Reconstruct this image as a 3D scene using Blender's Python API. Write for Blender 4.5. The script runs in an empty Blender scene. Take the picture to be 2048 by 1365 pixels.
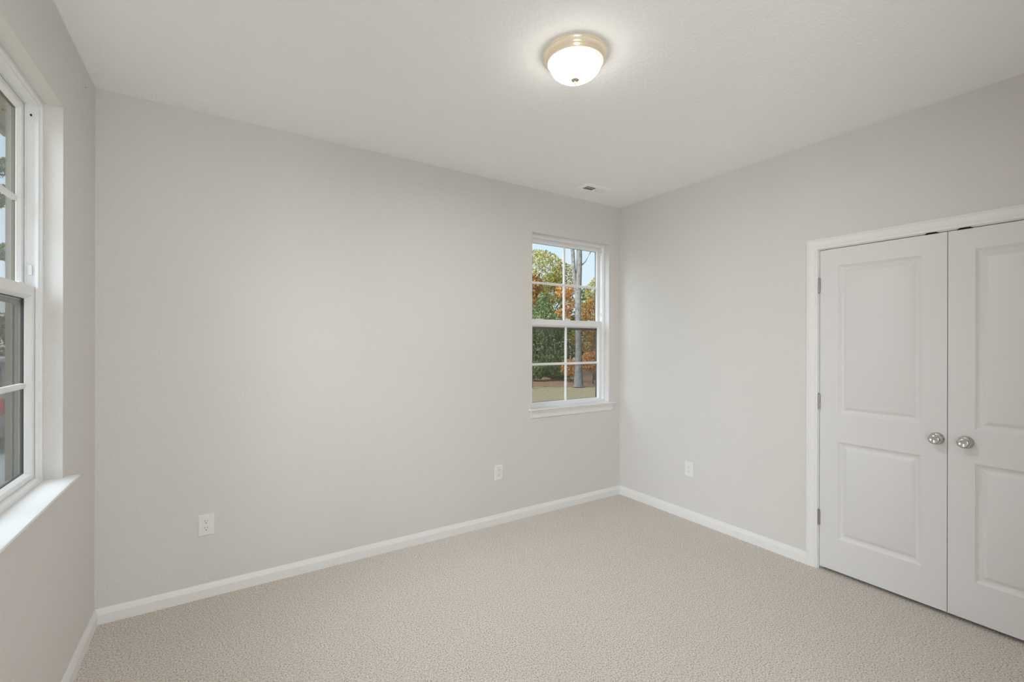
import bpy, bmesh, math, random
from mathutils import Vector, Matrix
random.seed(7)
S = bpy.context.scene
COL = S.collection
PI = math.pi

# ------------------------------------------------------------------ camera
cam_data = bpy.data.cameras.new('camera')
cam_data.lens = 16.0
cam_data.sensor_width = 36.0
cam_data.sensor_fit = 'HORIZONTAL'
cam_data.shift_y = 3.86 / 2048
cam_data.clip_start = 0.02
cam = bpy.data.objects.new('camera', cam_data)
cam.location = (0.5245, -3.1074, 1.444)
cam.rotation_euler = (PI / 2, -math.radians(0.1133), -math.radians(32.929))
COL.objects.link(cam)
S.camera = cam

# ------------------------------------------------------------------ view
S.view_settings.view_transform = 'Standard'
S.view_settings.look = 'None'
S.view_settings.exposure = 0.19
S.view_settings.gamma = 1.0
S.view_settings.use_curve_mapping = False
S.cycles.diffuse_bounces = 8
S.cycles.max_bounces = 16
S.cycles.transparent_max_bounces = 24
S.cycles.sample_clamp_indirect = 8.0

# ------------------------------------------------------------------ sky: pale blue dome, wide hazy glow of the hidden sun in the west
GLOW = 16.5
world = bpy.data.worlds.new('sky')
S.world = world
world.use_nodes = True
nt = world.node_tree
nt.nodes.clear()
N = nt.nodes.new
L = nt.links.new
out = N('ShaderNodeOutputWorld')
bg = N('ShaderNodeBackground')
tc = N('ShaderNodeTexCoord')
sep = N('ShaderNodeSeparateXYZ')
L(tc.outputs['Generated'], sep.inputs[0])
ramp = N('ShaderNodeValToRGB')
ramp.color_ramp.elements[0].position = 0.0
ramp.color_ramp.elements[0].color = (0.78, 0.85, 0.90, 1)
ramp.color_ramp.elements[1].position = 0.55
ramp.color_ramp.elements[1].color = (0.26, 0.52, 0.76, 1)
e = ramp.color_ramp.elements.new(0.22)
e.color = (0.62, 0.78, 0.90, 1)
L(sep.outputs['Z'], ramp.inputs[0])
dot = N('ShaderNodeVectorMath')
dot.operation = 'DOT_PRODUCT'
dot.inputs[1].default_value = Vector((-0.80, -0.12, 0.58)).normalized()
L(tc.outputs['Generated'], dot.inputs[0])
mx = N('ShaderNodeMath'); mx.operation = 'MAXIMUM'; mx.inputs[1].default_value = 0.0
L(dot.outputs['Value'], mx.inputs[0])
pw = N('ShaderNodeMath'); pw.operation = 'POWER'; pw.inputs[1].default_value = 6.0
L(mx.outputs[0], pw.inputs[0])
sc = N('ShaderNodeVectorMath'); sc.operation = 'SCALE'
sc.inputs[0].default_value = (0.88 * GLOW, 0.97 * GLOW, 1.06 * GLOW)
L(pw.outputs[0], sc.inputs['Scale'])
add = N('ShaderNodeVectorMath'); add.operation = 'ADD'
L(ramp.outputs[0], add.inputs[0])
L(sc.outputs[0], add.inputs[1])
L(add.outputs[0], bg.inputs['Color'])
L(bg.outputs[0], out.inputs[0])


# added fill lights, unseen, aimed into the room through the doorway behind the camera
for hx, hy, ang, watts in ((0.55, -5.90, 0, 52.0), (-0.45, -4.45, -58, 88.0)):
    hd = bpy.data.lights.new('hall_fill', 'AREA')
    hd.shape = 'RECTANGLE'
    hd.size, hd.size_y = 0.9, 1.7
    hd.energy = watts
    hd.color = (0.925, 0.98, 1.0)
    hl = bpy.data.objects.new('hall_fill', hd)
    hl.location = (hx, hy, 1.05)
    hl.rotation_euler = (PI / 2, 0, math.radians(ang))
    COL.objects.link(hl)


# ------------------------------------------------------------------ materials
def srgb(r, g, b):
    f = lambda c: (c / 255 / 12.92) if c / 255 <= 0.04045 else ((c / 255 + 0.055) / 1.055) ** 2.4
    return (f(r), f(g), f(b))


def mat(name, col, rough=0.6, metal=0.0, spec=0.4, bump=None, vary=None, emit=None):
    """bump = (scale, distance, detail); vary = (scale, [colours]) noise between colours"""
    m = bpy.data.materials.new(name)
    m.use_nodes = True
    t = m.node_tree
    b = t.nodes['Principled BSDF']
    b.inputs['Base Color'].default_value = (*col, 1)
    b.inputs['Roughness'].default_value = rough
    b.inputs['Metallic'].default_value = metal
    b.inputs['Specular IOR Level'].default_value = spec
    if bump or vary:
        co = t.nodes.new('ShaderNodeTexCoord')
    if vary:
        nz = t.nodes.new('ShaderNodeTexNoise')
        nz.inputs['Scale'].default_value = vary[0]
        nz.inputs['Detail'].default_value = vary[2] if len(vary) > 2 else 3
        t.links.new(co.outputs['Object'], nz.inputs['Vector'])
        cr = t.nodes.new('ShaderNodeValToRGB')
        cols = vary[1]
        lo, hi = (vary[3] if len(vary) > 3 else (0.3, 0.7))
        while len(cr.color_ramp.elements) < len(cols):
            cr.color_ramp.elements.new(0.5)
        for i, c in enumerate(cols):
            cr.color_ramp.elements[i].position = lo + (hi - lo) * i / (len(cols) - 1)
            cr.color_ramp.elements[i].color = (*c, 1)
        t.links.new(nz.outputs['Fac'], cr.inputs[0])
        t.links.new(cr.outputs[0], b.inputs['Base Color'])
    if bump:
        nb = t.nodes.new('ShaderNodeTexNoise')
        nb.inputs['Scale'].default_value = bump[0]
        nb.inputs['Detail'].default_value = bump[2] if len(bump) > 2 else 2
        t.links.new(co.outputs['Object'], nb.inputs['Vector'])
        bp = t.nodes.new('ShaderNodeBump')
        bp.inputs['Strength'].default_value = 1.0
        bp.inputs['Distance'].default_value = bump[1]
        t.links.new(nb.outputs['Fac'], bp.inputs['Height'])
        t.links.new(bp.outputs[0], b.inputs['Normal'])
    if emit:
        b.inputs['Emission Color'].default_value = (*emit[0], 1)
        b.inputs['Emission Strength'].default_value = emit[1]
    return m


M = {}
M['wall'] = mat('wall_paint', (0.690, 0.672, 0.650), 0.75, bump=(95, 0.0022, 2))
M['ceiling'] = mat('ceiling_paint', (0.90, 0.908, 0.915), 0.85, bump=(60, 0.0032, 3))
M['trim'] = mat('trim_paint', (0.80, 0.795, 0.785), 0.38)
M['door'] = mat('door_paint', (0.715, 0.705, 0.70), 0.42)
M['vinyl'] = mat('window_vinyl', (0.82, 0.825, 0.83), 0.35)
M['plastic'] = mat('outlet_plastic', (0.80, 0.795, 0.78), 0.3)
M['dark'] = mat('dark_gap', (0.012, 0.011, 0.010), 0.9)
M['spacer'] = mat('pane_spacer', (0.03, 0.035, 0.035), 0.6)
M['register'] = mat('register_enamel', (0.93, 0.93, 0.92), 0.4)
M['duct_shade'] = mat('duct_shadow', (0.09, 0.09, 0.09), 0.8)
M['nickel'] = mat('satin_nickel', (0.60, 0.59, 0.58), 0.19, metal=1.0)
M['hinge'] = mat('hinge_steel', (0.40, 0.38, 0.36), 0.35, metal=1.0)
M['lamp_ring'] = mat('lamp_ring_nickel', (1.0, 0.88, 0.68), 0.24, metal=0.3)
M['lamp_finial'] = mat('lamp_finial_nickel', (0.50, 0.44, 0.37), 0.4, metal=0.0)
M['lamp_glass'] = None
M['ext_frame'] = mat('exterior_frame', (0.130, 0.118, 0.090), 0.6)
M['soffit'] = mat('soffit_paint', (0.16, 0.13, 0.09), 0.7)
M['siding'] = mat('siding', (0.5, 0.48, 0.44), 0.7)
M['closet'] = mat('closet_paint', (0.5, 0.48, 0.45), 0.8)
# carpet: cut pile, flecked beige
M['carpet'] = mat('carpet_pile', (0.6, 0.5, 0.42), 0.95, spec=0.1, bump=(170, 0.010, 3),
                  vary=(145, [(0.45, 0.380, 0.318), (0.80, 0.732, 0.668), (0.95, 0.90, 0.84)], 3, (0.32, 0.68)))
# garden
M['lawn'] = mat('lawn_grass', (0.3080, 0.2618, 0.1232), 0.9, spec=0.1,
                vary=(6.0, [(0.1700, 0.1340, 0.0740), (0.2700, 0.2080, 0.1240), (0.2200, 0.1800, 0.0950)], 8, (0.35, 0.65)))
M['litter'] = mat('leaf_litter', (0.2310, 0.1232, 0.0770), 0.95, spec=0.1,
                  vary=(8.0, [(0.0700, 0.0420, 0.0280), (0.2400, 0.1250, 0.0780), (0.2000, 0.1450, 0.0850)], 8, (0.35, 0.65)))
M['concrete'] = mat('concrete', (0.1848, 0.1926, 0.1773), 0.9)
M['bark'] = mat('bark_grey', (0.1694, 0.1694, 0.1541), 0.9, bump=(25, 0.02, 4),
                vary=(9, [(0.078, 0.070, 0.060), (0.170, 0.155, 0.135)], 6))
M['bark_dark'] = mat('bark_dark', (0.0462, 0.0418, 0.0339), 0.9)


def leafmat(name, cols, scale=2.2):
    m = mat(name, cols[0], 0.7, spec=0.15, vary=(scale, cols, 6, (0.32, 0.68)))
    t = m.node_tree
    b = t.nodes['Principled BSDF']
    tr = t.nodes.new('ShaderNodeBsdfTranslucent')
    mix = t.nodes.new('ShaderNodeMixShader')
    mix.inputs[0].default_value = 0.35
    t.links.new(b.inputs['Base Color'].links[0].from_socket, tr.inputs['Color'])
    t.links.new(b.outputs[0], mix.inputs[1])
    t.links.new(tr.outputs[0], mix.inputs[2])
    t.links.new(mix.outputs[0], t.nodes['Material Output'].inputs['Surface'])
    return m


M['leaf_green'] = leafmat('leaf_green', [(0.085, 0.100, 0.040), (0.170, 0.205, 0.085), (0.120, 0.130, 0.062)])
M['leaf_olive'] = leafmat('leaf_olive', [(0.1573, 0.1624, 0.0470), (0.3275, 0.2565, 0.0629), (0.1834, 0.2043, 0.0786)])
M['leaf_orange'] = leafmat('leaf_orange', [(0.120, 0.060, 0.022), (0.300, 0.150, 0.045), (0.190, 0.120, 0.045)], 5.0)
M['leaf_rust'] = leafmat('leaf_rust', [(0.3928, 0.1518, 0.0576), (0.4450, 0.2227, 0.0734), (0.2227, 0.1360, 0.0576)])
M['leaf_dark'] = leafmat('leaf_dark', [(0.0522, 0.0680, 0.0261), (0.1099, 0.1205, 0.0419), (0.1573, 0.1181, 0.0470)])


def glass_mat(name, tint, refl):
    m = bpy.data.materials.new(name)
    m.use_nodes = True
    t = m.node_tree
    t.nodes.clear()
    o = t.nodes.new('ShaderNodeOutputMaterial')
    tr = t.nodes.new('ShaderNodeBsdfTransparent')
    tr.inputs[0].default_value = (*tint, 1)
    gl = t.nodes.new('ShaderNodeBsdfGlossy')
    gl.inputs['Roughness'].default_value = 0.02
    fr = t.nodes.new('ShaderNodeFresnel')
    fr.inputs[0].default_value = 1.3
    mu = t.nodes.new('ShaderNodeMath'); mu.operation = 'MULTIPLY'; mu.inputs[1].default_value = refl
    mix = t.nodes.new('ShaderNodeMixShader')
    t.links.new(fr.outputs[0], mu.inputs[0])
    t.links.new(mu.outputs[0], mix.inputs[0])
    t.links.new(tr.outputs[0], mix.inputs[1])
    t.links.new(gl.outputs[0], mix.inputs[2])
    t.links.new(mix.outputs[0], o.inputs[0])
    return m


M['glass'] = glass_mat('window_glass', (0.98, 0.99, 0.985), 0.35)


def screen_mat():
    m = bpy.data.materials.new('insect_screen_mesh')
    m.use_nodes = True
    t = m.node_tree
    t.nodes.clear()
    o = t.nodes.new('ShaderNodeOutputMaterial')
    tr = t.nodes.new('ShaderNodeBsdfTransparent')
    df = t.nodes.new('ShaderNodeBsdfDiffuse')
    df.inputs[0].default_value = (0.06, 0.06, 0.055, 1)
    mix = t.nodes.new('ShaderNodeMixShader')
    mix.inputs[0].default_value = 0.26
    t.links.new(tr.outputs[0], mix.inputs[1])
    t.links.new(df.outputs[0], mix.inputs[2])
    t.links.new(mix.outputs[0], o.inputs[0])
    return m


M['screen'] = screen_mat()


def lit_glass_mat():
    """frosted lamp glass: glows itself and lets part of the lamp's light straight through"""
    m = bpy.data.materials.new('lamp_glass')
    m.use_nodes = True
    t = m.node_tree
    t.nodes.clear()
    o = t.nodes.new('ShaderNodeOutputMaterial')
    tr = t.nodes.new('ShaderNodeBsdfTransparent')
    em = t.nodes.new('ShaderNodeEmission')
    em.inputs[0].default_value = (1.0, 0.93, 0.83, 1)
    em.inputs[1].default_value = 17.0
    mix = t.nodes.new('ShaderNodeMixShader')
    mix.inputs[0].default_value = 0.5
    t.links.new(tr.outputs[0], mix.inputs[1])
    t.links.new(em.outputs[0], mix.inputs[2])
    t.links.new(mix.outputs[0], o.inputs[0])
    return m


M['lamp_glass'] = lit_glass_mat()


# ------------------------------------------------------------------ mesh building
class MB:
    """collects geometry, optionally through a mapping of local coordinates, into one mesh"""

    def __init__(self, fn=None):
        self.bm = bmesh.new()
        self.fn = fn or (lambda x, y, z: (x, y, z))

    def v(self, x, y, z):
        return self.bm.verts.new(self.fn(x, y, z))

    def face(self, vs):
        try:
            return self.bm.faces.new(vs)
        except ValueError:
            return None

    def box(self, x0, x1, y0, y1, z0, z1):
        p = [self.v(x, y, z) for z in (z0, z1) for y in (y0, y1) for x in (x0, x1)]
        for q in ((0, 1, 3, 2), (4, 6, 7, 5), (0, 4, 5, 1), (2, 3, 7, 6), (0, 2, 6, 4), (1, 5, 7, 3)):
            self.face([p[i] for i in q])

    def loops(self, loops, closed=True, cap=(True, True)):
        """skin a list of equal-length point loops"""
        R = [[self.v(*p) for p in l] for l in loops]
        n = len(R[0])
        for a, b in zip(R, R[1:]):
            for i in range(n if closed else n - 1):
                j = (i + 1) % n
                self.face([a[i], a[j], b[j], b[i]])
        if closed and cap[0]:
            self.face(R[0][::-1])
        if closed and cap[1]:
            self.face(R[-1])
        return R

    def prism(self, prof, place):
        """prof = list of 2D points; place = list of functions (a,b)->xyz for each end"""
        self.loops([[pl(a, b) for a, b in prof] for pl in place])

    def lathe(self, prof, origin, axis, seg=40, cap=True):
        """prof = [(radius, distance along axis)]"""
        ax = Vector(axis).normalized()
        up = Vector((0, 0, 1)) if abs(ax.z) < 0.9 else Vector((1, 0, 0))
        a = ax.cross(up).normalized()
        b = ax.cross(a)
        o = Vector(origin)
        lp = []
        for r, d in prof:
            r = max(r, 1e-5)
            lp.append([tuple(o + ax * d + (a * math.cos(2 * PI * k / seg) + b * math.sin(2 * PI * k / seg)) * r) for k in range(seg)])
        self.loops(lp, cap=(cap, cap))

    def tube(self, pts, radii, seg=10):
        lp = []
        for i, p in enumerate(pts):
            p = Vector(p)
            d = (Vector(pts[min(i + 1, len(pts) - 1)]) - Vector(pts[max(i - 1, 0)])).normalized()
            up = Vector((0, 0, 1)) if abs(d.z) < 0.9 else Vector((1, 0, 0))
            a = d.cross(up).normalized()
            b = d.cross(a)
            lp.append([tuple(p + (a * math.cos(2 * PI * k / seg) + b * math.sin(2 * PI * k / seg)) * radii[i]) for k in range(seg)])
        self.loops(lp)

    def ring(self, u0, u1, z0, z1, w, prof):
        """mitred rectangular frame in the u-z plane; w = (left,right,bottom,top) widths;
        prof = closed list of (fraction of width inward, depth)"""
        lp = []
        for t, d in prof:
            lp.append([(u0 + w[0] * t, d, z0 + w[2] * t), (u1 - w[1] * t, d, z0 + w[2] * t),
                       (u1 - w[1] * t, d, z1 - w[3] * t), (u0 + w[0] * t, d, z1 - w[3] * t)])
        R = [[self.v(*p) for p in l] for l in lp]
        m = len(R)
        for k in range(m):
            a, b = R[k], R[(k + 1) % m]
            for i in range(4):
                j = (i + 1) % 4
                self.face([a[i], a[j], b[j], b[i]])

    def build(self, name, material, parent=None, smooth=False, bevel=0.0):
        bmesh.ops.recalc_face_normals(self.bm, faces=self.bm.faces)
        if bevel:
            ed = [x for x in self.bm.edges if len(x.link_faces) == 2 and x.calc_face_angle(0) > 0.6]
            bmesh.ops.bevel(self.bm, geom=ed, offset=bevel, segments=2, profile=0.6, affect='EDGES', clamp_overlap=True)
        me = bpy.data.meshes.new(name)
        self.bm.to_mesh(me)
        self.bm.free()
        me.materials.append(material)
        if smooth:
            for p in me.polygons:
                p.use_smooth = True
            me.set_sharp_from_angle(angle=math.radians(smooth))
        o = bpy.data.objects.new(name, me)
        COL.objects.link(o)
        if parent:
            o.parent = parent
            o.matrix_parent_inverse = Matrix.Translation(-world_loc(parent))
        return o


def world_loc(o):
    return Vector(o.location)


def tag(o, label=None, cat=None, group=None, kind=None):
    if label: o['label'] = label
    if cat: o['category'] = cat
    if group: o['group'] = group
    if kind: o['kind'] = kind
    return o


def empty(name, loc, label=None, cat=None, group=None, kind=None):
    o = bpy.data.objects.new(name, None)
    o.empty_display_size = 0.05
    o.location = loc
    COL.objects.link(o)
    return tag(o, label, cat, group, kind)


# ------------------------------------------------------------------ room shell
W, H = 3.771, 2.743            # length of the window wall, ceiling height
FRONT = -3.68                  # wall behind the camera
TH = 0.16                      # wall thickness
GZ = -0.36                     # garden level outside
WB = dict(u0=2.738, u1=3.626, z0=0.878, z1=2.375)      # opening in the back wall (along x)
WL = dict(u0=-1.462, u1=-0.573, z0=0.880, z1=2.393)    # opening in the left wall (along y)
DY0, DY1, DZ = -1.7265, -2.9495, 2.043                 # closet door opening in the right wall

b = MB()
b.box(-TH, WB['u0'], 0, TH, GZ, H); b.box(WB['u1'], W + TH, 0, TH, GZ, H)
b.box(WB['u0'], WB['u1'], 0, TH, GZ, WB['z0']); b.box(WB['u0'], WB['u1'], 0, TH, WB['z1'], H)
tag(b.build('wall_back', M['wall']), kind='structure')
b = MB()
b.box(-TH, 0, WL['u1'], 0, GZ, H); b.box(-TH, 0, FRONT, WL['u0'], GZ, H)
b.box(-TH, 0, WL['u0'], WL['u1'], GZ, WL['z0']); b.box(-TH, 0, WL['u0'], WL['u1'], WL['z1'], H)
tag(b.build('wall_left', M['wall']), kind='structure')
b = MB()
b.box(W, W + 0.12, DY0 + 0.018, 0, GZ, H); b.box(W, W + 0.12, FRONT, DY1 - 0.018, GZ, H)
b.box(W, W + 0.12, DY1 - 0.018, DY0 + 0.018, DZ + 0.018, H)
tag(b.build('wall_right', M['wall']), kind='structure')
b = MB()
DW0, DW1, DWZ = 0.12, 0.97, 2.045     # unseen doorway behind the camera, added to let the fill light in
b.box(-TH, DW0, FRONT - 0.12, FRONT, GZ, H); b.box(DW1, W + 0.12, FRONT - 0.12, FRONT, GZ, H)
b.box(DW0, DW1, FRONT - 0.12, FRONT, DWZ, H)
tag(b.build('wall_front', M['wall']), kind='structure')
b = MB()
b.box(W + 0.72, W + 0.82, -3.2, -1.4, GZ, H); b.box(W + 0.12, W + 0.82, -1.4, -1.3, GZ, H); b.box(W + 0.12, W + 0.82, -3.3, -3.2, GZ, H)
tag(b.build('wall_closet', M['closet']), kind='structure')
b = MB()
b.box(-TH - 0.02, W + 0.84, FRONT - TH - 0.02, TH + 0.02, H, H + 0.16)
tag(b.build('ceiling', M['ceiling']), kind='structure')
b = MB()
b.box(0, W + 0.72, FRONT, 0, -0.2, 0); b.box(-0.6, 1.9, FRONT - 2.2, FRONT, -0.2, 0)
tag(b.build('floor', M['carpet']), kind='structure')
b = MB()
b.box(-0.7, -0.6, -6.0, FRONT - 0.12, GZ, H); b.box(1.9, 2.0, -6.0, FRONT - 0.12, GZ, H); b.box(-0.7, 2.0, -6.1, -6.0, GZ, H)
tag(b.build('wall_hall_added', M['closet']), kind='structure')  # unseen hall shell, added around the fill lights
b = MB()
b.box(-0.7, 2.0, -6.1, FRONT - TH - 0.02, H - 0.02, H + 0.1)
tag(b.build('ceiling_hall_added', M['ceiling']), kind='structure')  # unseen lid of the added hall
# eave of the roof outside the left window
b = MB()
b.box(-0.44, -TH - 0.02, FRONT - 0.3, 0.5, 2.60, 2.64); b.box(-0.46, -0.44, FRONT - 0.3, 0.5, 2.57, 2.80)
b.box(-0.44, -TH - 0.02, FRONT - 0.3, 0.5, 2.70, 2.80)
tag(b.build('trim_eave', M['soffit']), kind='structure')

# baseboards: flat board with an eased, stepped cap
BASE = [(0, 0), (0.0150, 0), (0.0150, 0.0500), (0.0140, 0.0515), (0.0120, 0.0590), (0.0085, 0.0660), (0.0078, 0.0700), (0.0050, 0.0775), (0.0035, 0.0785), (0, 0.0785)]
b = MB(); b.prism(BASE, [lambda a, c: (a, -a, c), lambda a, c: (W - a, -a, c)])
tag(b.build('baseboard_back', M['trim'], smooth=25), kind='structure')
b = MB(); b.prism(BASE, [lambda a, c: (a, -a, c), lambda a, c: (a, FRONT + a, c)])
tag(b.build('baseboard_left', M['trim'], smooth=25), kind='structure')
b = MB(); b.prism(BASE, [lambda a, c: (W - a, -a, c), lambda a, c: (W - a, DY0 + 0.0665, c)])
b.prism(BASE, [lambda a, c: (W - a, DY1 - 0.067, c), lambda a, c: (W - a, FRONT + a, c)])
tag(b.build('baseboard_right', M['trim'], smooth=25), kind='structure')
b = MB(); b.prism(BASE, [lambda a, c: (DW1 + 0.06, FRONT + a, c), lambda a, c: (W - a, FRONT + a, c)])
tag(b.build('baseboard_front', M['trim'], smooth=25), kind='structure')


# ------------------------------------------------------------------ windows
def window(name, fn, o, origin, stool_u, apron, zz, upper_spacer):
    """single-hung window with 2 x 2 panes in each sash; fn maps (along, outward, up)"""
    u0, u1, z0, z1 = o['u0'], o['u1'], o['z0'], o['z1']
    zs = 0.893                                    # top of the stool
    root = empty(name, origin, kind='structure')
    uc = (u0 + u1) / 2
    # frame with stepped jamb liner
    b = MB(fn)
    b.ring(u0, u1, zs, z1, (0.020,) * 4, [(0, 0.056), (0.85, 0.056), (1, 0.059), (1, 0.136), (0, 0.136)])
    b.ring(u0, u1, zs, z1, (0.027, 0.027, 0.022, 0.027), [(0.6, 0.064), (0.95, 0.064), (1, 0.066), (1, 0.0735), (0.6, 0.0735)])
    b.ring(u0, u1, zs, z1, (0.024, 0.024, 0.022, 0.024), [(0.7, 0.100), (1, 0.100), (1, 0.104), (0.7, 0.104)])
    b.build('window_frame', M['vinyl'], root, bevel=0)
    # exterior return of the frame
    b = MB(fn)
    b.ring(u0, u1, zs - 0.01, z1, (0.034, 0.034, 0.034, 0.034), [(0, 0.1335), (1, 0.1335), (1, 0.147), (0.8, 0.149), (0.8, 0.1545), (0, 0.1545)])
    b.ring(u0 - 0.06, u1 + 0.06, zs - 0.07, z1 + 0.06, (0.0595,) * 4, [(0, 0.1602), (1, 0.1602), (1, 0.1612), (0.9, 0.162), (0, 0.162)])
    b.build('exterior_casing', M['ext_frame'], root)

    def sash(nm, a0, a1, c0, c1, w, v0, gv, spc=M['spacer']):
        """outer size a0..a1 x c0..c1, member widths w, front face at v0, glass at gv"""
        b = MB(fn)
        b.ring(a0, a1, c0, c1, w, [(0, v0), (0.72, v0), (0.80, v0 + 0.003), (1.0, gv - 0.006), (1.0, gv + 0.0045), (0, gv + 0.0045)])
        s = b.build(nm, M['vinyl'], root)
        g0, g1, h0, h1 = a0 + w[0], a1 - w[1], c0 + w[2], c1 - w[3]
        b = MB(fn); b.ring(g0 - 0.002, g1 + 0.002, h0 - 0.002, h1 + 0.002, (0.0032,) * 4, [(0, gv - 0.0030), (1, gv - 0.0030), (1, gv + 0.0045), (0, gv + 0.0045)])
        b.build('pane_spacer', spc, s)
        b = MB(fn); b.box(g0, g1, gv - 0.002, gv + 0.002, h0, h1)
        b.build('glass', M['glass'], s)
        # muntins: slim bars with eased edges
        mw = 0.0105
        gp = [(-mw, gv + 0.006), (-mw, gv - 0.004), (-mw * 0.45, gv - 0.0085), (mw * 0.45, gv - 0.0085), (mw, gv - 0.004), (mw, gv + 0.006)]
        hm = (h0 + h1) / 2
        b = MB(fn)
        b.prism(gp, [lambda a, c: (uc + a, c, h0), lambda a, c: (uc + a, c, h1)])
        b.prism(gp, [lambda a, c: (g0, c - 0.0004, hm + a), lambda a, c: (g1, c - 0.0004, hm + a)])
        b.build('muntin', M['vinyl'], s)
        return s

    # upper sash sits behind, lower sash in front
    sash('upper_sash', u0 + 0.0205, u1 - 0.0205, zz['rail'] - 0.005, z1 - 0.0205, (0.039, 0.039, 0.045, 0.038), 0.106, 0.1235, M[upper_spacer])
    lo = sash('lower_sash', u0 + 0.0205, u1 - 0.0205, zs + 0.008, zz['meet'], (0.045, 0.045, zz['bot'] - zs - 0.008, zz['meet'] - zz['rail']), 0.0745, 0.098)
    # tilt latches and cam lock on the check rail
    for s in (-1, 1):
        b = MB(fn); b.box(uc + s * 0.30 - 0.032, uc + s * 0.30 + 0.032, 0.079, 0.097, zz['meet'], zz['meet'] + 0.0055)
        b.build('tilt_latch', M['vinyl'], lo, bevel=0.0015)
    b = MB(fn)
    b.box(uc - 0.034, uc + 0.034, 0.076, 0.098, zz['meet'], zz['meet'] + 0.007)
    b.box(uc - 0.012, uc + 0.030, 0.070, 0.084, zz['meet'] + 0.007, zz['meet'] + 0.014)
    b.build('sash_lock', M['vinyl'], lo, bevel=0.002)
    # balance shoes and night-latch holes in the jamb tracks above the lower sash
    for uu in (u0 + 0.0205, u1 - 0.0205):
        s = 1 if uu < uc else -1
        b = MB(fn); b.box(min(uu, uu + s * 0.010), max(uu, uu + s * 0.010), 0.082, 0.094, zz['meet'] + 0.045, zz['meet'] + 0.085)
        b.build('balance_shoe', M['vinyl'], root, bevel=0.003)
        b = MB(fn)
        lp = [[(uu + s * d, 0.0875 + 0.0032 * math.cos(2 * PI * k / 14), z1 - 0.062 + 0.0045 * math.sin(2 * PI * k / 14)) for k in range(14)] for d in (-0.002, 0.0006)]
        b.loops(lp); b.build('screw_hole', M['dark'], root)
    # insect screen outside the lower half
    b = MB(fn)
    b.ring(u0 + 0.0205, u1 - 0.0205, zs + 0.008, zz['rail'] - 0.006, (0.017,) * 4, [(0, 0.1030), (0.6, 0.1030), (1, 0.106), (1, 0.114), (0.7, 0.117), (0.8, 0.127), (0, 0.133)])
    sf = b.build('screen_frame', M['ext_frame'], root)
    b = MB(fn); b.box(u0 + 0.037, u1 - 0.037, 0.1095, 0.1098, zs + 0.024, zz['rail'] - 0.022)
    b.build('insect_screen', M['screen'], sf)
    # stool with horns and rounded nose, apron beneath
    nose = [(0.056, 0), (-0.038, 0), (-0.043, -0.002), (-0.0455, -0.0065), (-0.043, -0.0115), (-0.038, -0.0135), (0.056, -0.0135)]
    b = MB(fn)
    b.prism(nose, [lambda a, c: (u0 + 0.0005, a, zs + c), lambda a, c: (u1 - 0.0005, a, zs + c)])
    hp = [(-0.0005, 0)] + nose[1:-1] + [(-0.0005, -0.0135)]
    b.prism(hp, [lambda a, c: (stool_u[0], a, zs + c), lambda a, c: (u0 + 0.0005, a, zs + c)])
    b.prism(hp, [lambda a, c: (u1 - 0.0005, a, zs + c), lambda a, c: (stool_u[1], a, zs + c)])
    b.build('window_sill', M['trim'], root, smooth=35)
    if apron:
        ap = [(-0.0005, 0.8785), (-0.0185, 0.8785), (-0.0165, 0.862), (-0.012, 0.850), (-0.0115, 0.828), (-0.0085, 0.815), (-0.0005, 0.815)]
        b = MB(fn)
        b.prism(ap, [lambda a, c: (apron[0], a, c), lambda a, c: (apron[1], a, c)])
        b.build('window_apron', M['trim'], root, smooth=25)
    return root


window('window_1', lambda u, v, z: (u, v, z), WB, ((WB['u0'] + WB['u1']) / 2, 0, WB['z0']), (2.702, 3.676), (2.720, 3.662),
       dict(rail=1.587, meet=1.650, bot=0.929), 'spacer')
window('window_2', lambda u, v, z: (-v, u, z), WL, (0, (WL['u0'] + WL['u1']) / 2, WL['z0']), (-1.50, -0.536), None,
       dict(rail=1.610, meet=1.659, bot=0.942), 'ext_frame')

# ------------------------------------------------------------------ closet doors in the right wall
b = MB()
b.box(W, W + 0.12, DY0, DY0 + 0.018, 0, DZ + 0.018); b.box(W, W + 0.12, DY1 - 0.018, DY1, 0, DZ + 0.018)
b.box(W, W + 0.12, DY1, DY0, DZ, DZ + 0.018)
b.box(W + 0.040, W + 0.052, DY0 - 0.010, DY0, 0, DZ); b.box(W + 0.040, W + 0.052, DY1, DY1 + 0.010, 0, DZ)
b.box(W + 0.040, W + 0.052, DY1, DY0, DZ - 0.010, DZ)
jamb = tag(b.build('trim_1', M['trim']), kind='structure')
# moulded casing: three sides, mitred
CW, CR = 0.0635, 0.005
CP = [(0, 0), (0, 0.010), (0.004, 0.0125), (0.012, 0.012), (0.018, 0.0095), (0.022, 0.0115), (0.030, 0.0135), (0.042, 0.0155),
      (0.050, 0.0165), (0.0555, 0.014), (0.058, 0.0165), (CW, 0.0165), (CW, 0)]
b = MB()
iy0, iy1, iz = DY0 + CR, DY1 - CR, DZ + CR
lp = []
for fz in (lambda t: 0.0, lambda t: iz + t):
    lp.append([(W - d, iy0 + t, fz(t)) for t, d in CP])
lp.append([(W - d, iy1 - t, iz + t) for t, d in CP])
lp.append([(W - d, iy1 - t, 0.0) for t, d in CP])
b.loops(lp)
tag(b.build('trim_2', M['trim'], smooth=15), kind='structure')


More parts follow.
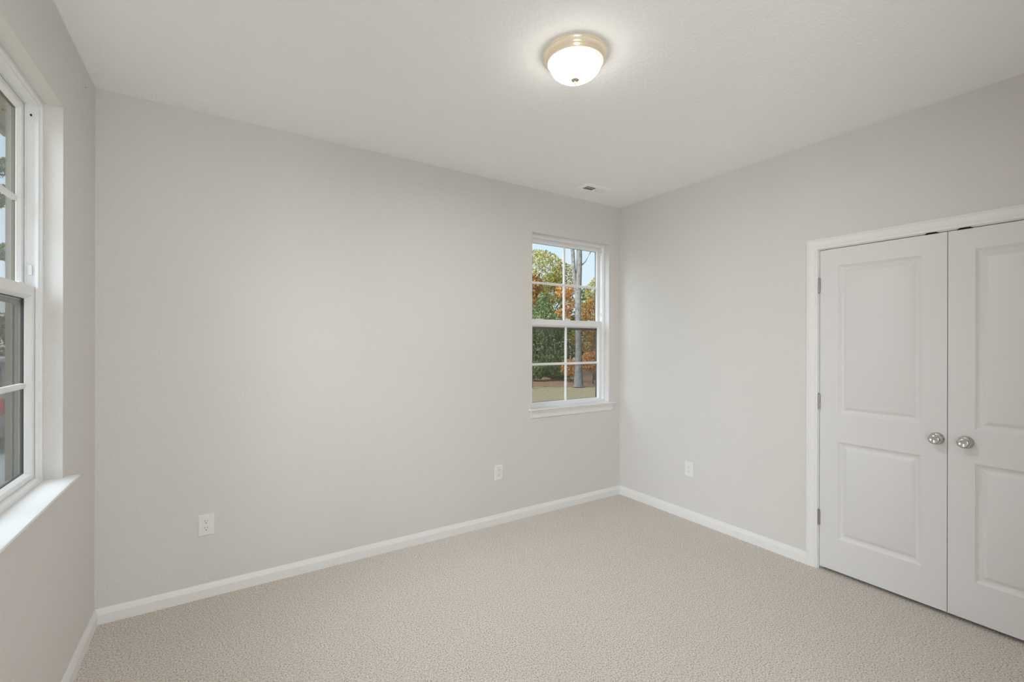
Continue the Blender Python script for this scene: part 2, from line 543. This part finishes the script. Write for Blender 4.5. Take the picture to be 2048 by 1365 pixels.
def door_leaf(name, ya, yb, hinge_side, knob_y, label):
    """ya > yb; front face on the wall plane x = W, two recessed moulded panels"""
    z0, z1 = 0.021, 2.0385
    root = empty(name, (W, (ya + yb) / 2, z0), kind='structure')
    # panel rectangles (y high, y low, z low, z high)
    pa, pb = ya - 0.1035, yb + 0.1035
    panels = [(pa, pb, 0.224, 0.831), (pa, pb, 1.005, 1.931)]
    b = MB()

    def quad(y0, y1, zz0, zz1, x=W):
        b.face([b.v(x, y0, zz0), b.v(x, y1, zz0), b.v(x, y1, zz1), b.v(x, y0, zz1)])
    for s0, s1 in ((z0, 0.224), (0.224, 0.831), (0.831, 1.005), (1.005, 1.931), (1.931, z1)):
        quad(ya, pa, s0, s1); quad(pb, yb, s0, s1)
    for s0, s1 in ((z0, 0.224), (0.831, 1.005), (1.931, z1)):
        quad(pa, pb, s0, s1)
    steps = [(0, 0), (0.003, 0.0022), (0.010, 0.0070), (0.018, 0.0106), (0.0255, 0.0118), (0.0275, 0.0116), (0.035, 0.0076), (0.043, 0.0036), (0.048, 0.0018)]
    for p0, p1, q0, q1 in panels:
        prev = None
        for t, d in steps:
            cur = [b.v(W + d, p0 - t, q0 + t), b.v(W + d, p1 + t, q0 + t), b.v(W + d, p1 + t, q1 - t), b.v(W + d, p0 - t, q1 - t)]
            if prev:
                for i in range(4):
                    j = (i + 1) % 4
                    b.face([prev[i], prev[j], cur[j], cur[i]])
            prev = cur
        b.face(prev)
    # edges and back
    bx = W + 0.035
    b.face([b.v(bx, ya, z0), b.v(bx, yb, z0), b.v(bx, yb, z1), b.v(bx, ya, z1)])
    for e0, e1 in (((ya, z0), (yb, z0)), ((yb, z0), (yb, z1)), ((yb, z1), (ya, z1)), ((ya, z1), (ya, z0))):
        b.face([b.v(W, *e0), b.v(W, *e1), b.v(bx, *e1), b.v(bx, *e0)])
    bmesh.ops.remove_doubles(b.bm, verts=b.bm.verts, dist=1e-5)
    b.build('door_panel', M['door'], root, smooth=20)
    # knob: rosette, neck, dished ball
    kz = 0.9355
    b = MB()
    b.lathe([(0.0, 0), (0.0325, 0), (0.0325, 0.002), (0.0305, 0.0045), (0.026, 0.0085), (0.019, 0.012), (0.0125, 0.0145), (0.0115, 0.022), (0.0125, 0.028),
             (0.019, 0.031), (0.0245, 0.0355), (0.0265, 0.041), (0.0262, 0.047), (0.0235, 0.0525), (0.0185, 0.0555), (0.0155, 0.0558), (0.0135, 0.0545), (0.008, 0.0530), (0, 0.0525)],
            (W, knob_y, kz), (-1, 0, 0), 48)
    k = b.build('door_knob', M['nickel'], root, smooth=40)
    b = MB(); b.lathe([(0, 0), (0.0026, 0), (0.0026, 0.0022), (0, 0.0022)], (W - 0.006, knob_y - 0.0225, kz - 0.001), (-1, 0, 0), 16)
    b.build('pin_hole', M['dark'], k)
    # hinges: knuckle barrels with finial tips
    hy = DY0 - 0.0015 if hinge_side > 0 else DY1 + 0.0015
    for hz in (1.816, 1.073, 0.331):
        b = MB()
        for k5 in range(5):
            a0 = hz - 0.046 + k5 * 0.0184
            b.lathe([(0, 0), (0.0058, 0), (0.0067, 0.001), (0.0067, 0.0170), (0.0058, 0.0180), (0, 0.0180)], (W - 0.0062, hy, a0), (0, 0, 1), 16)
        b.lathe([(0, 0), (0.0042, 0), (0.0048, 0.003), (0.002, 0.006), (0, 0.006)], (W - 0.0062, hy, hz + 0.046), (0, 0, 1), 12)
        b.lathe([(0, 0), (0.0042, 0), (0.0048, 0.003), (0.002, 0.006), (0, 0.006)], (W - 0.0062, hy, hz - 0.046), (0, 0, -1), 12)
        b.box(W - 0.003, W + 0.012, hy - 0.0012, hy + 0.0012, hz - 0.045, hz + 0.045)
        b.build('door_hinge', M['hinge'], root, smooth=35)
    # dark block standing in for the shaded catch notch at the head
    yc = knob_y + (0.023 if hinge_side > 0 else 0.005)
    b = MB()
    lp = []
    for yy, zz in ((yc + 0.030, z1 + 0.002), (yc + 0.020, z1 + 0.0085), (yc - 0.020, z1 + 0.0085), (yc - 0.030, z1 + 0.002)):
        lp.append((yy, zz))
    b.loops([[(x, yy, zz) for yy, zz in lp + [(yc - 0.030, z1 - 0.001), (yc + 0.030, z1 - 0.001)]] for x in (W - 0.0008, W + 0.03)])
    b.build('catch_notch_shade', M['dark'], root)
    return root


door_leaf('door_1', -1.7297, -2.3368, 1, -2.2965, '')
door_leaf('door_2', -2.3398, -2.9467, -1, -2.4095, '')


# ------------------------------------------------------------------ wall outlets
def make_outlet(label):
    """built at the origin, facing -y, centred; width .078, height .120"""
    root = empty('wall_outlet', (0, 0, 0), label, 'outlet', 'duplex outlets on the walls')
    w, h = 0.0385, 0.0600
    b = MB()
    b.loops([[(-w, 0, -h), (w, 0, -h), (w, 0, h), (-w, 0, h)],
             [(-w, -0.002, -h), (w, -0.002, -h), (w, -0.002, h), (-w, -0.002, h)],
             [(-w + 0.005, -0.0062, -h + 0.005), (w - 0.005, -0.0062, -h + 0.005), (w - 0.005, -0.0062, h - 0.005), (-w + 0.005, -0.0062, h - 0.005)]])
    b.build('cover_plate', M['plastic'], root)
    for s in (1, -1):
        cz = s * 0.0195
        b = MB()
        pts = []
        for k in range(28):
            t = 2 * PI * k / 28
            x = 0.0172 * math.cos(t); z = 0.0172 * math.sin(t)
            pts.append((x, max(-0.0142, min(0.0142, z))))
        b.loops([[(x, -0.0061, cz + z) for x, z in pts], [(x, -0.0086, cz + z) for x, z in pts], [(x * 0.95, -0.0092, cz + z * 0.95) for x, z in pts]])
        r = b.build('receptacle', M['plastic'], root)
        b = MB()
        b.box(-0.0072, -0.0052, -0.0095, -0.0089, cz + 0.0006, cz + 0.0098)
        b.box(0.0052, 0.0072, -0.0095, -0.0089, cz + 0.0016, cz + 0.0090)
        b.loops([[(0.0028 * math.cos(2 * PI * k / 12), y, cz - 0.0068 + 0.0026 * math.sin(2 * PI * k / 12)) for k in range(12)] for y in (-0.0089, -0.0095)])
        b.build('slots', M['dark'], r)
    b = MB(); b.lathe([(0, 0), (0.0034, 0), (0.0034, 0.0008), (0.002, 0.0016), (0, 0.0016)], (0, -0.0061, 0), (0, -1, 0), 14)
    b.build('screw', M['plastic'], root)
    return root


def copy_tree(o, parent=None):
    c = o.copy()
    COL.objects.link(c)
    if parent:
        c.parent = parent
    for ch in list(o.children):
        copy_tree(ch, c)
    return c


o1 = make_outlet('white duplex outlet at far end of window wall from window, near left window')
o2 = copy_tree(o1); o2['label'] = 'white duplex outlet low on window wall, just below the small far window'
o3 = copy_tree(o1); o3['label'] = 'white duplex outlet on the wall with closet doors, between corner and door casing'
o1.location = (0.4735, 0, 0.4095)
o2.location = (2.4135, 0, 0.4075)
o3.location = (W, -0.768, 0.4125); o3.rotation_euler = (0, 0, -PI / 2)

# ------------------------------------------------------------------ ceiling light
LX, LY = 1.874, -1.542
lamp = empty('ceiling_light', (LX, LY, H), 'lit flush-mount dome light with brushed nickel ring on ceiling', 'ceiling light')
b = MB()
b.lathe([(0.0, 0.0), (0.1415, 0.0), (0.1440, 0.003), (0.1440, 0.008), (0.1415, 0.0105), (0.1405, 0.013), (0.1400, 0.020), (0.1375, 0.027), (0.1330, 0.031), (0.1310, 0.0325), (0.1305, 0.036),
         (0.1275, 0.0385), (0.1265, 0.041), (0.1225, 0.0435), (0.1180, 0.0435), (0.1165, 0.040), (0.1165, 0.006), (0, 0.006)], (LX, LY, H), (0, 0, -1), 72)
b.build('mounting_ring', M['lamp_ring'], lamp, smooth=50)
b = MB()
pr = [(0.1155, 0.034), (0.1155, 0.042)]
for k in range(1, 15):
    t = k / 14 * PI / 2
    pr.append((0.1155 * math.cos(t) ** 0.86, 0.042 + 0.071 * math.sin(t)))
b.lathe(pr, (LX, LY, H), (0, 0, -1), 64)
b.build('glass_shade', M['lamp_glass'], lamp, smooth=60)
b = MB()
b.lathe([(0, 0.1115), (0.0175, 0.1115), (0.0185, 0.1150), (0.0160, 0.1185), (0.0065, 0.1200), (0.0055, 0.1225), (0.0068, 0.1255), (0.0072, 0.1280), (0.0050, 0.1310), (0.0040, 0.1325), (0.0046, 0.1345), (0.0030, 0.1365), (0, 0.1370)],
        (LX, LY, H), (0, 0, -1), 24)
b.build('finial', M['lamp_finial'], lamp, smooth=50)
ld = bpy.data.lights.new('lamp_light', 'AREA')
ld.shape = 'DISK'
ld.size = 0.19
ld.energy = 38.0
ld.color = (1.0, 0.975, 0.945)
lo_ = bpy.data.objects.new('lamp_light', ld)
lo_.location = (0, 0, -0.034)
lo_.parent = lamp
COL.objects.link(lo_)

# ------------------------------------------------------------------ ceiling register
vx0, vx1, vy0, vy1 = 3.038, 3.336, -0.343, -0.195
vent = empty('ceiling_vent', ((vx0 + vx1) / 2, (vy0 + vy1) / 2, H), 'white metal air register on ceiling near the corner above window', 'air vent')
b = MB()
wv = (0.040, 0.040, 0.040, 0.040)
fz = lambda u, v, z: (u, z, H - v)
b.fn = fz
b.ring(vx0, vx1, vy0, vy1, wv, [(0, 0), (0, 0.0015), (0.16, 0.0055), (0.80, 0.0085), (1, 0.0085), (1, 0)])
b.build('face_frame', M['register'], vent, smooth=25)
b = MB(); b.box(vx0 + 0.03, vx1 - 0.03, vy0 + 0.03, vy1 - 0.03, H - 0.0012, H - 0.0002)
b.build('duct_shade', M['duct_shade'], vent)  # flat dark plate, painted as the shade inside the duct
gx0, gx1, gy0, gy1 = vx0 + 0.040, vx1 - 0.040, vy0 + 0.040, vy1 - 0.040
cx = (gx0 + gx1) / 2
nb = 12
pitch = (gx1 - gx0) / nb
for k in range(nb):
    xc = gx0 + (k + 0.5) * pitch
    tilt = -1 if k < nb / 2 else 1
    b = MB()
    dx, dz = 0.0042 * tilt, 0.0034
    th = 0.0006
    if tilt > 0:
        dx = 0.0034
    b.loops([[(xc - dx, y, H - 0.0012), (xc - dx + 2 * th, y, H - 0.0012), (xc + dx + 2 * th, y, H - 0.0082), (xc + dx, y, H - 0.0082)] for y in (gy0, gy1)])
    b.build('louver', M['register'], vent)
b = MB(); b.box(cx - 0.003, cx + 0.003, gy0, gy1, H - 0.0086, H - 0.001)
b.box(gx0, gx1, (gy0 + gy1) / 2 - 0.002, (gy0 + gy1) / 2 + 0.002, H - 0.0045, H - 0.001)
b.build('divider_bar', M['register'], vent)

# tiny nail head on the left wall
b = MB(); b.lathe([(0, 0), (0.0016, 0), (0.0016, 0.002), (0, 0.002)], (0.0, -0.2106, 2.647), (1, 0, 0), 10)
tag(b.build('nail', M['dark']), 'tiny dark nail head high on left wall beside the ceiling corner', 'nail')

# ------------------------------------------------------------------ garden outside
b = MB()
nx = 24
b.box(-40, 60, -20, 80, GZ - 0.3, GZ)
tag(b.build('ground', M['lawn']), kind='structure')
b = MB()
for poly, h in (([(7.0, 15.6), (10.4, 12.9), (13.0, 10.9), (20.0, 5.0), (34, 8), (34, 32), (7, 32)], 0.02),):
    b.loops([[(x, y, GZ - 0.01) for x, y in poly], [(x, y, GZ + h) for x, y in poly]])
tag(b.build('leaf_litter', M['litter']), 'reddish brown fallen leaves covering the ground under the trees', 'leaf litter', kind='stuff')
b = MB()
b.box(-7.0, -1.2, 2.5, 24.0, GZ - 0.01, GZ + 0.012)
tag(b.build('driveway', M['concrete']), kind='structure')


def leaves_into(b, blobs, size):
    for (cx_, cy_, cz_, rx, rz, n) in blobs:
        for _ in range(n):
            while True:
                d = Vector((random.uniform(-1, 1), random.uniform(-1, 1), random.uniform(-1, 1)))
                if 0.05 < d.length < 1:
                    break
            r = d.length ** 0.55
            d = d.normalized() * r
            p = Vector((cx_ + d.x * rx, cy_ + d.y * rx, cz_ + d.z * rz))
            if p.z < GZ + 0.04 + size * 1.2:
                continue
            s = size * random.uniform(0.6, 1.35)
            a = Vector((random.gauss(0, 1), random.gauss(0, 1), random.gauss(0, 0.7))).normalized()
            c = a.orthogonal().normalized()
            c = (Matrix.Rotation(random.uniform(0, 6.28), 3, a) @ c)
            a, c2 = c, a.cross(c)
            q = [p - a * s, p + c2 * s * 0.48 + a * s * 0.1, p + a * s, p - c2 * s * 0.48 + a * s * 0.1]
            b.face([b.bm.verts.new(t) for t in q])


def tree(name, cat, label, base, trunk, limbs, bark, crown, leaf, size=0.07, group=None):
    """trunk = [(dx,dy,z,r)...]; limbs = list of such chains; crown = blobs relative to base x,y"""
    x, y = base
    root = empty(name, (x, y, GZ), label, cat, group)
    if trunk:
        trunk = [(trunk[0][0], trunk[0][1], GZ + (0.032 if x > 5 else 0.001), trunk[0][3])] + trunk[1:]
        b = MB()
        for ch in [trunk] + limbs:
            b.tube([(x + p[0], y + p[1], p[2]) for p in ch], [p[3] for p in ch], 12)
        b.build('trunk' if cat == 'tree' else 'stem', bark, root, smooth=60)
    b = MB()
    leaves_into(b, [(x + c[0], y + c[1], c[2], c[3], c[4], c[5]) for c in crown], size)
    b.build('foliage', leaf, root)
    return root


# forked grey trunk seen through the right-hand panes of the far window
tree('hardwood_tree', 'tree', 'tall forked grey-barked tree standing in the leaf litter beyond the far window', (12.85, 10.95),
     [(0, 0, GZ + 0.021, 0.24), (0, 0, GZ + 0.10, 0.195), (0.0, 0, GZ + 0.7, 0.155), (0.01, 0, 1.2, 0.135), (-0.02, 0.0, 2.4, 0.125), (-0.03, 0, 3.5, 0.135), (0.02, 0.0, 4.4, 0.12), (0.06, 0, 6.5, 0.10), (0.15, 0, 9, 0.06)],
     [[(-0.03, 0, 3.2, 0.09), (-0.14, 0.08, 3.9, 0.085), (-0.22, 0.12, 5.2, 0.075), (-0.28, 0.15, 7.0, 0.05), (-0.30, 0.2, 9, 0.03)],
      [(0.05, 0, 4.55, 0.035), (0.22, -0.15, 4.75, 0.028), (0.38, -0.30, 5.15, 0.018), (0.48, -0.4, 5.7, 0.008)],
      [(0.1, 0, 6.6, 0.04), (0.8, -0.4, 7.6, 0.02), (1.2, -0.7, 8.6, 0.008)], [(0.12, 0, 7.4, 0.04), (-0.5, 0.6, 8.6, 0.02), (-0.9, 0.9, 9.8, 0.008)]],
     M['bark'], [(1.0, -0.6, 8.6, 0.9, 0.7, 500), (-0.8, 0.8, 9.8, 1.0, 0.8, 600), (0.2, 0, 10, 1.2, 0.9, 700)], M['leaf_rust'])

# broad evergreen on the left of the far window
tree('evergreen_tree', 'tree', 'bushy green evergreen with foliage to the ground, behind left panes of far window', (15.0, 16.9),
     [(0, 0, GZ - 0.1, 0.14), (0, 0, 2.0, 0.10), (0, 0, 3.6, 0.03)], [], M['bark_dark'],
     [(0, 0, 0.9, 1.85, 1.3, 5600), (0.1, 0, 2.2, 1.5, 1.15, 4000), (0.1, 0.1, 3.3, 0.9, 0.95, 1800)], M['leaf_green'], 0.075)
tree('oak_tree', 'tree', 'yellow-olive oak filling the upper left panes of the far window', (18.0, 20.8),
     [(0, 0, GZ - 0.1, 0.2), (0.05, 0, 3.0, 0.15), (0.1, 0, 6.0, 0.07)],
     [[(0.05, 0, 2.9, 0.07), (0.8, -0.5, 4.2, 0.04), (1.4, -0.9, 5.0, 0.02)], [(0.05, 0, 3.4, 0.06), (-0.9, 0.6, 4.8, 0.03), (-1.3, 0.9, 5.6, 0.015)]], M['bark_dark'],
     [(0, 0, 6.0, 1.8, 1.5, 3300), (0.8, -0.6, 5.0, 1.1, 1.0, 1300), (-1.0, 0.7, 5.0, 1.2, 1.1, 1400), (-0.4, 0.3, 3.9, 1.3, 0.9, 1100), (1.7, -0.6, 5.5, 1.0, 1.25, 1400)], M['leaf_olive'], 0.085)
tree('maple_tree', 'tree', 'small bright orange tree at the left edge of the far window', (10.95, 11.6),
     [(0, 0, GZ - 0.1, 0.07), (0.02, 0, 2.0, 0.04), (0.03, 0, 3.7, 0.015)], [], M['bark_dark'],
     [(0.0, 0, 3.72, 0.46, 0.46, 800), (-0.15, 0.1, 3.2, 0.42, 0.35, 400)], M['leaf_orange'], 0.07)
tree('young_maple', 'tree', 'thin tree with reddish leaves behind the middle muntin of the far window', (17.6, 17.6),
     [(0, 0, GZ - 0.1, 0.07), (0.02, 0, 2.2, 0.05), (0.0, 0, 4.8, 0.02)], [], M['bark_dark'],
     [(0.0, 0, 4.5, 0.55, 0.45, 480), (0.2, -0.1, 3.8, 0.4, 0.5, 300), (-0.1, 0.1, 2.8, 0.55, 0.7, 520)], M['leaf_rust'], 0.07)
tree('copper_beech', 'tree', 'rust-orange leaved small tree just right of the forked grey trunk', (15.75, 13.1),
     [(0, 0, GZ - 0.1, 0.06), (0.02, 0, 1.6, 0.045), (0.0, 0, 3.8, 0.015)], [], M['bark_dark'],
     [(0.0, 0, 2.95, 0.62, 0.70, 900), (0.1, 0, 2.1, 0.7, 0.6, 700), (0, 0, 1.2, 0.6, 0.5, 350)], M['leaf_orange'], 0.07)
tree('holly_tree', 'tree', 'dark olive tree right of the forked grey trunk, at the right edge of far window', (19.4, 16.9),
     [(0, 0, GZ - 0.1, 0.15), (0.05, 0, 3.0, 0.10), (0.1, 0, 5.0, 0.03)], [], M['bark_dark'],
     [(0.3, -0.2, 4.4, 1.0, 1.0, 1100), (0.5, -0.4, 5.1, 0.7, 0.6, 500), (0, 0, 3.2, 1.3, 0.9, 1000), (-0.2, 0.2, 2.0, 1.5, 1.0, 1500)], M['leaf_olive'], 0.09)
# low planting
shr = [('hedge_shrub', 'low dark green shrub in front of the evergreen, nearest the grey trunk', (14.2, 14.0), [(0, 0, 0.10, 0.75, 0.40, 1800)], 'leaf_dark'),
       ('hedge_shrub', 'low mid-green shrub nearest the left edge of the far window', (12.93, 14.1), [(0, 0, 0.16, 0.50, 0.46, 1300)], 'leaf_green'),
       ('rust_shrub', 'rust-coloured shrub right of the trunk foot at the window edge', (14.3, 11.65), [(0, 0, 0.62, 0.58, 0.46, 1300)], 'leaf_rust'),
       ('rust_shrub', 'small reddish shrub left of the trunk foot', (13.98, 12.85), [(0, 0, 0.32, 0.42, 0.40, 600)], 'leaf_rust')]
for nm, lb, bs, cr, lf in shr:
    tree(nm, 'shrub', lb, bs, [(0, 0, GZ - 0.05, 0.04), (0, 0, 0.1, 0.02)], [], M['bark_dark'], cr, M[lf], 0.06)
# wood further back; several trees side by side
bt = [(16.0, 26.5, 'leaf_dark', 'green-brown'), (20.8, 25.2, 'leaf_olive', 'olive'), (26.0, 28.4, 'leaf_dark', 'green-brown'),
      (24.6, 22.6, 'leaf_dark', 'green-brown'), (26.8, 18.3, 'leaf_rust', 'rust-brown')]
where = ['standing left of the yellow-olive oak, farther back', 'directly behind the yellow-olive oak', 'farthest back, between the oak and the grey trunk',
         'behind the dark olive tree', 'at the back, right of the dark olive tree']
for (x, y, lf, cn), wh in zip(bt, where):
    k = random.uniform(0.9, 1.1)
    tree('woodland_tree', 'tree', cn + ' woodland tree ' + wh, (x, y),
         [(0, 0, GZ - 0.1, 0.22), (0.1, 0, 3.5, 0.15), (0.2, 0, 7.0, 0.05)], [], M['bark_dark'],
         [(0, 0, 1.3 * k, 1.8, 1.6, 2300), (0.1, 0, 3.3 * k, 1.75, 1.2, 1400), (0.1, 0.1, 4.9 * k, 1.4, 1.0, 800)], M[lf], 0.12, 'woodland trees')

# pine by the drive, seen in the sliver of the left window
tree('pine_tree', 'tree', 'tall sparse pine beside the driveway, seen through the left window', (-5.6, 16.2),
     [(0, 0, GZ - 0.1, 0.2), (0.05, 0, 4.0, 0.16), (0.1, 0, 8.5, 0.06)],
     [[(0.05, 0, 3.9, 0.05), (0.5, -0.25, 4.0, 0.035), (0.95, -0.45, 4.05, 0.012)], [(0.05, 0, 5.2, 0.05), (0.5, -0.25, 5.5, 0.03), (0.95, -0.45, 5.6, 0.012)],
      [(0.06, 0, 6.0, 0.04), (0.5, -0.25, 6.4, 0.03), (0.9, -0.45, 6.5, 0.012)]], M['bark'],
     [(0.95, -0.45, 4.05, 0.42, 0.26, 330), (0.95, -0.45, 5.62, 0.45, 0.30, 380), (0.9, -0.45, 6.45, 0.42, 0.28, 340), (-0.4, 0.2, 7.2, 0.9, 0.8, 900), (0.1, 0, 8.4, 0.7, 0.6, 500), (-0.7, 0.3, 5.4, 0.6, 0.5, 300)], M['leaf_dark'], 0.08)
for i, (x, y, lf, lb) in enumerate([(-12.2, 42.0, 'leaf_dark', 'dark tree across the lawn at far end of driveway'), (-6.3, 41.0, 'leaf_rust', 'rust-brown tree across the lawn, beside the driveway end'),
                                    (-18.1, 42.0, 'leaf_olive', 'olive tree across the lawn, left of the driveway end')]):
    tree('roadside_tree', 'tree', lb, (x, y), [(0, 0, GZ - 0.1, 0.25), (0, 0, 2.0, 0.18), (0, 0, 3.2, 0.05)], [], M['bark_dark'],
         [(0, 0, 1.6, 2.6, 1.7, 2200), (0.3, 0, 2.6, 1.7, 0.9, 800)], M[lf], 0.16)

# white hatchback parked on the drive, rear towards the house
M['car_paint'] = mat('car_paint_white', (0.20, 0.205, 0.19), 0.3)
M['car_glass'] = mat('car_glass', (0.02, 0.025, 0.03), 0.1)
M['tail_red'] = mat('tail_light_red', (0.30, 0.022, 0.014), 0.25)
M['tyre'] = mat('tyre_rubber', (0.008, 0.008, 0.008), 0.8)
M['wheel'] = mat('wheel_alloy', (0.25, 0.25, 0.25), 0.35, metal=0.8)
X0, Y0 = -3.12, 7.32        # rear centre of the car
car = empty('car', (X0, Y0, GZ + 0.012), 'white hatchback with red tail lights parked on the driveway', 'car')
G = GZ + 0.012


def section(y, hw, zl, zh, r=0.10):
    """rounded rectangular cross-section of the body at distance y"""
    P = []
    for sx, sz, a0 in ((1, -1, -90), (1, 1, 0), (-1, 1, 90), (-1, -1, 180)):
        for k in range(4):
            a = math.radians(a0 + k * 30)
            P.append((X0 + sx * (hw - r) + r * math.cos(a), Y0 + y, G + (zh - r if sz > 0 else zl + r) + r * math.sin(a)))
    return P


b = MB()
b.loops([section(0.0, 0.74, 0.36, 0.90), section(0.05, 0.82, 0.28, 1.00), section(0.4, 0.885, 0.20, 1.04), section(1.5, 0.90, 0.18, 1.00), section(2.9, 0.90, 0.18, 0.97),
         section(3.8, 0.87, 0.20, 0.88), section(4.2, 0.80, 0.26, 0.78), section(4.3, 0.70, 0.34, 0.68)])
b.build('body', M['car_paint'], car, smooth=40)
b = MB()
b.loops([section(0.10, 0.76, 0.90, 1.02, 0.05), section(0.35, 0.70, 0.90, 1.40, 0.10), section(0.7, 0.68, 0.90, 1.50, 0.12), section(1.9, 0.67, 0.90, 1.49, 0.12), section(2.4, 0.68, 0.90, 1.32, 0.10), section(3.0, 0.74, 0.88, 0.98, 0.04)])
b.build('cabin', M['car_glass'], car, smooth=40)
b = MB()
b.loops([section(0.62, 0.685, 1.44, 1.515, 0.03), section(0.9, 0.69, 1.46, 1.53, 0.03), section(1.8, 0.68, 1.46, 1.52, 0.03), section(2.0, 0.66, 1.44, 1.49, 0.02)])
b.build('roof', M['car_paint'], car, smooth=40)
for s in (-1, 1):
    b = MB()
    x1 = X0 + s * 0.70
    b.box(x1 - 0.115, x1 + 0.115, Y0 - 0.012, Y0 + 0.16, G + 0.635, G + 0.895)
    b.build('tail_light', M['tail_red'], car, bevel=0.02)
b = MB(); b.box(X0 - 0.76, X0 + 0.76, Y0 - 0.05, Y0 + 0.15, G + 0.36, G + 0.54)
b.build('bumper', M['car_paint'], car, bevel=0.03)
for s in (-1, 1):
    for yy in (0.75, 3.45):
        b = MB()
        b.lathe([(0, 0), (0.22, 0), (0.30, 0.01), (0.315, 0.05), (0.315, 0.16), (0.30, 0.20), (0.2, 0.205), (0, 0.205)], (X0 + s * 0.70, Y0 + yy, G + 0.315), (s, 0, 0), 28)
        w = b.build('wheel', M['tyre'], car, smooth=40)
        b = MB()
        b.lathe([(0, 0), (0.20, 0), (0.21, 0.008), (0.15, 0.012), (0.05, 0.02), (0, 0.02)], (X0 + s * 0.905, Y0 + yy, G + 0.315), (s, 0, 0), 24)
        b.build('rim', M['wheel'], w, smooth=40)
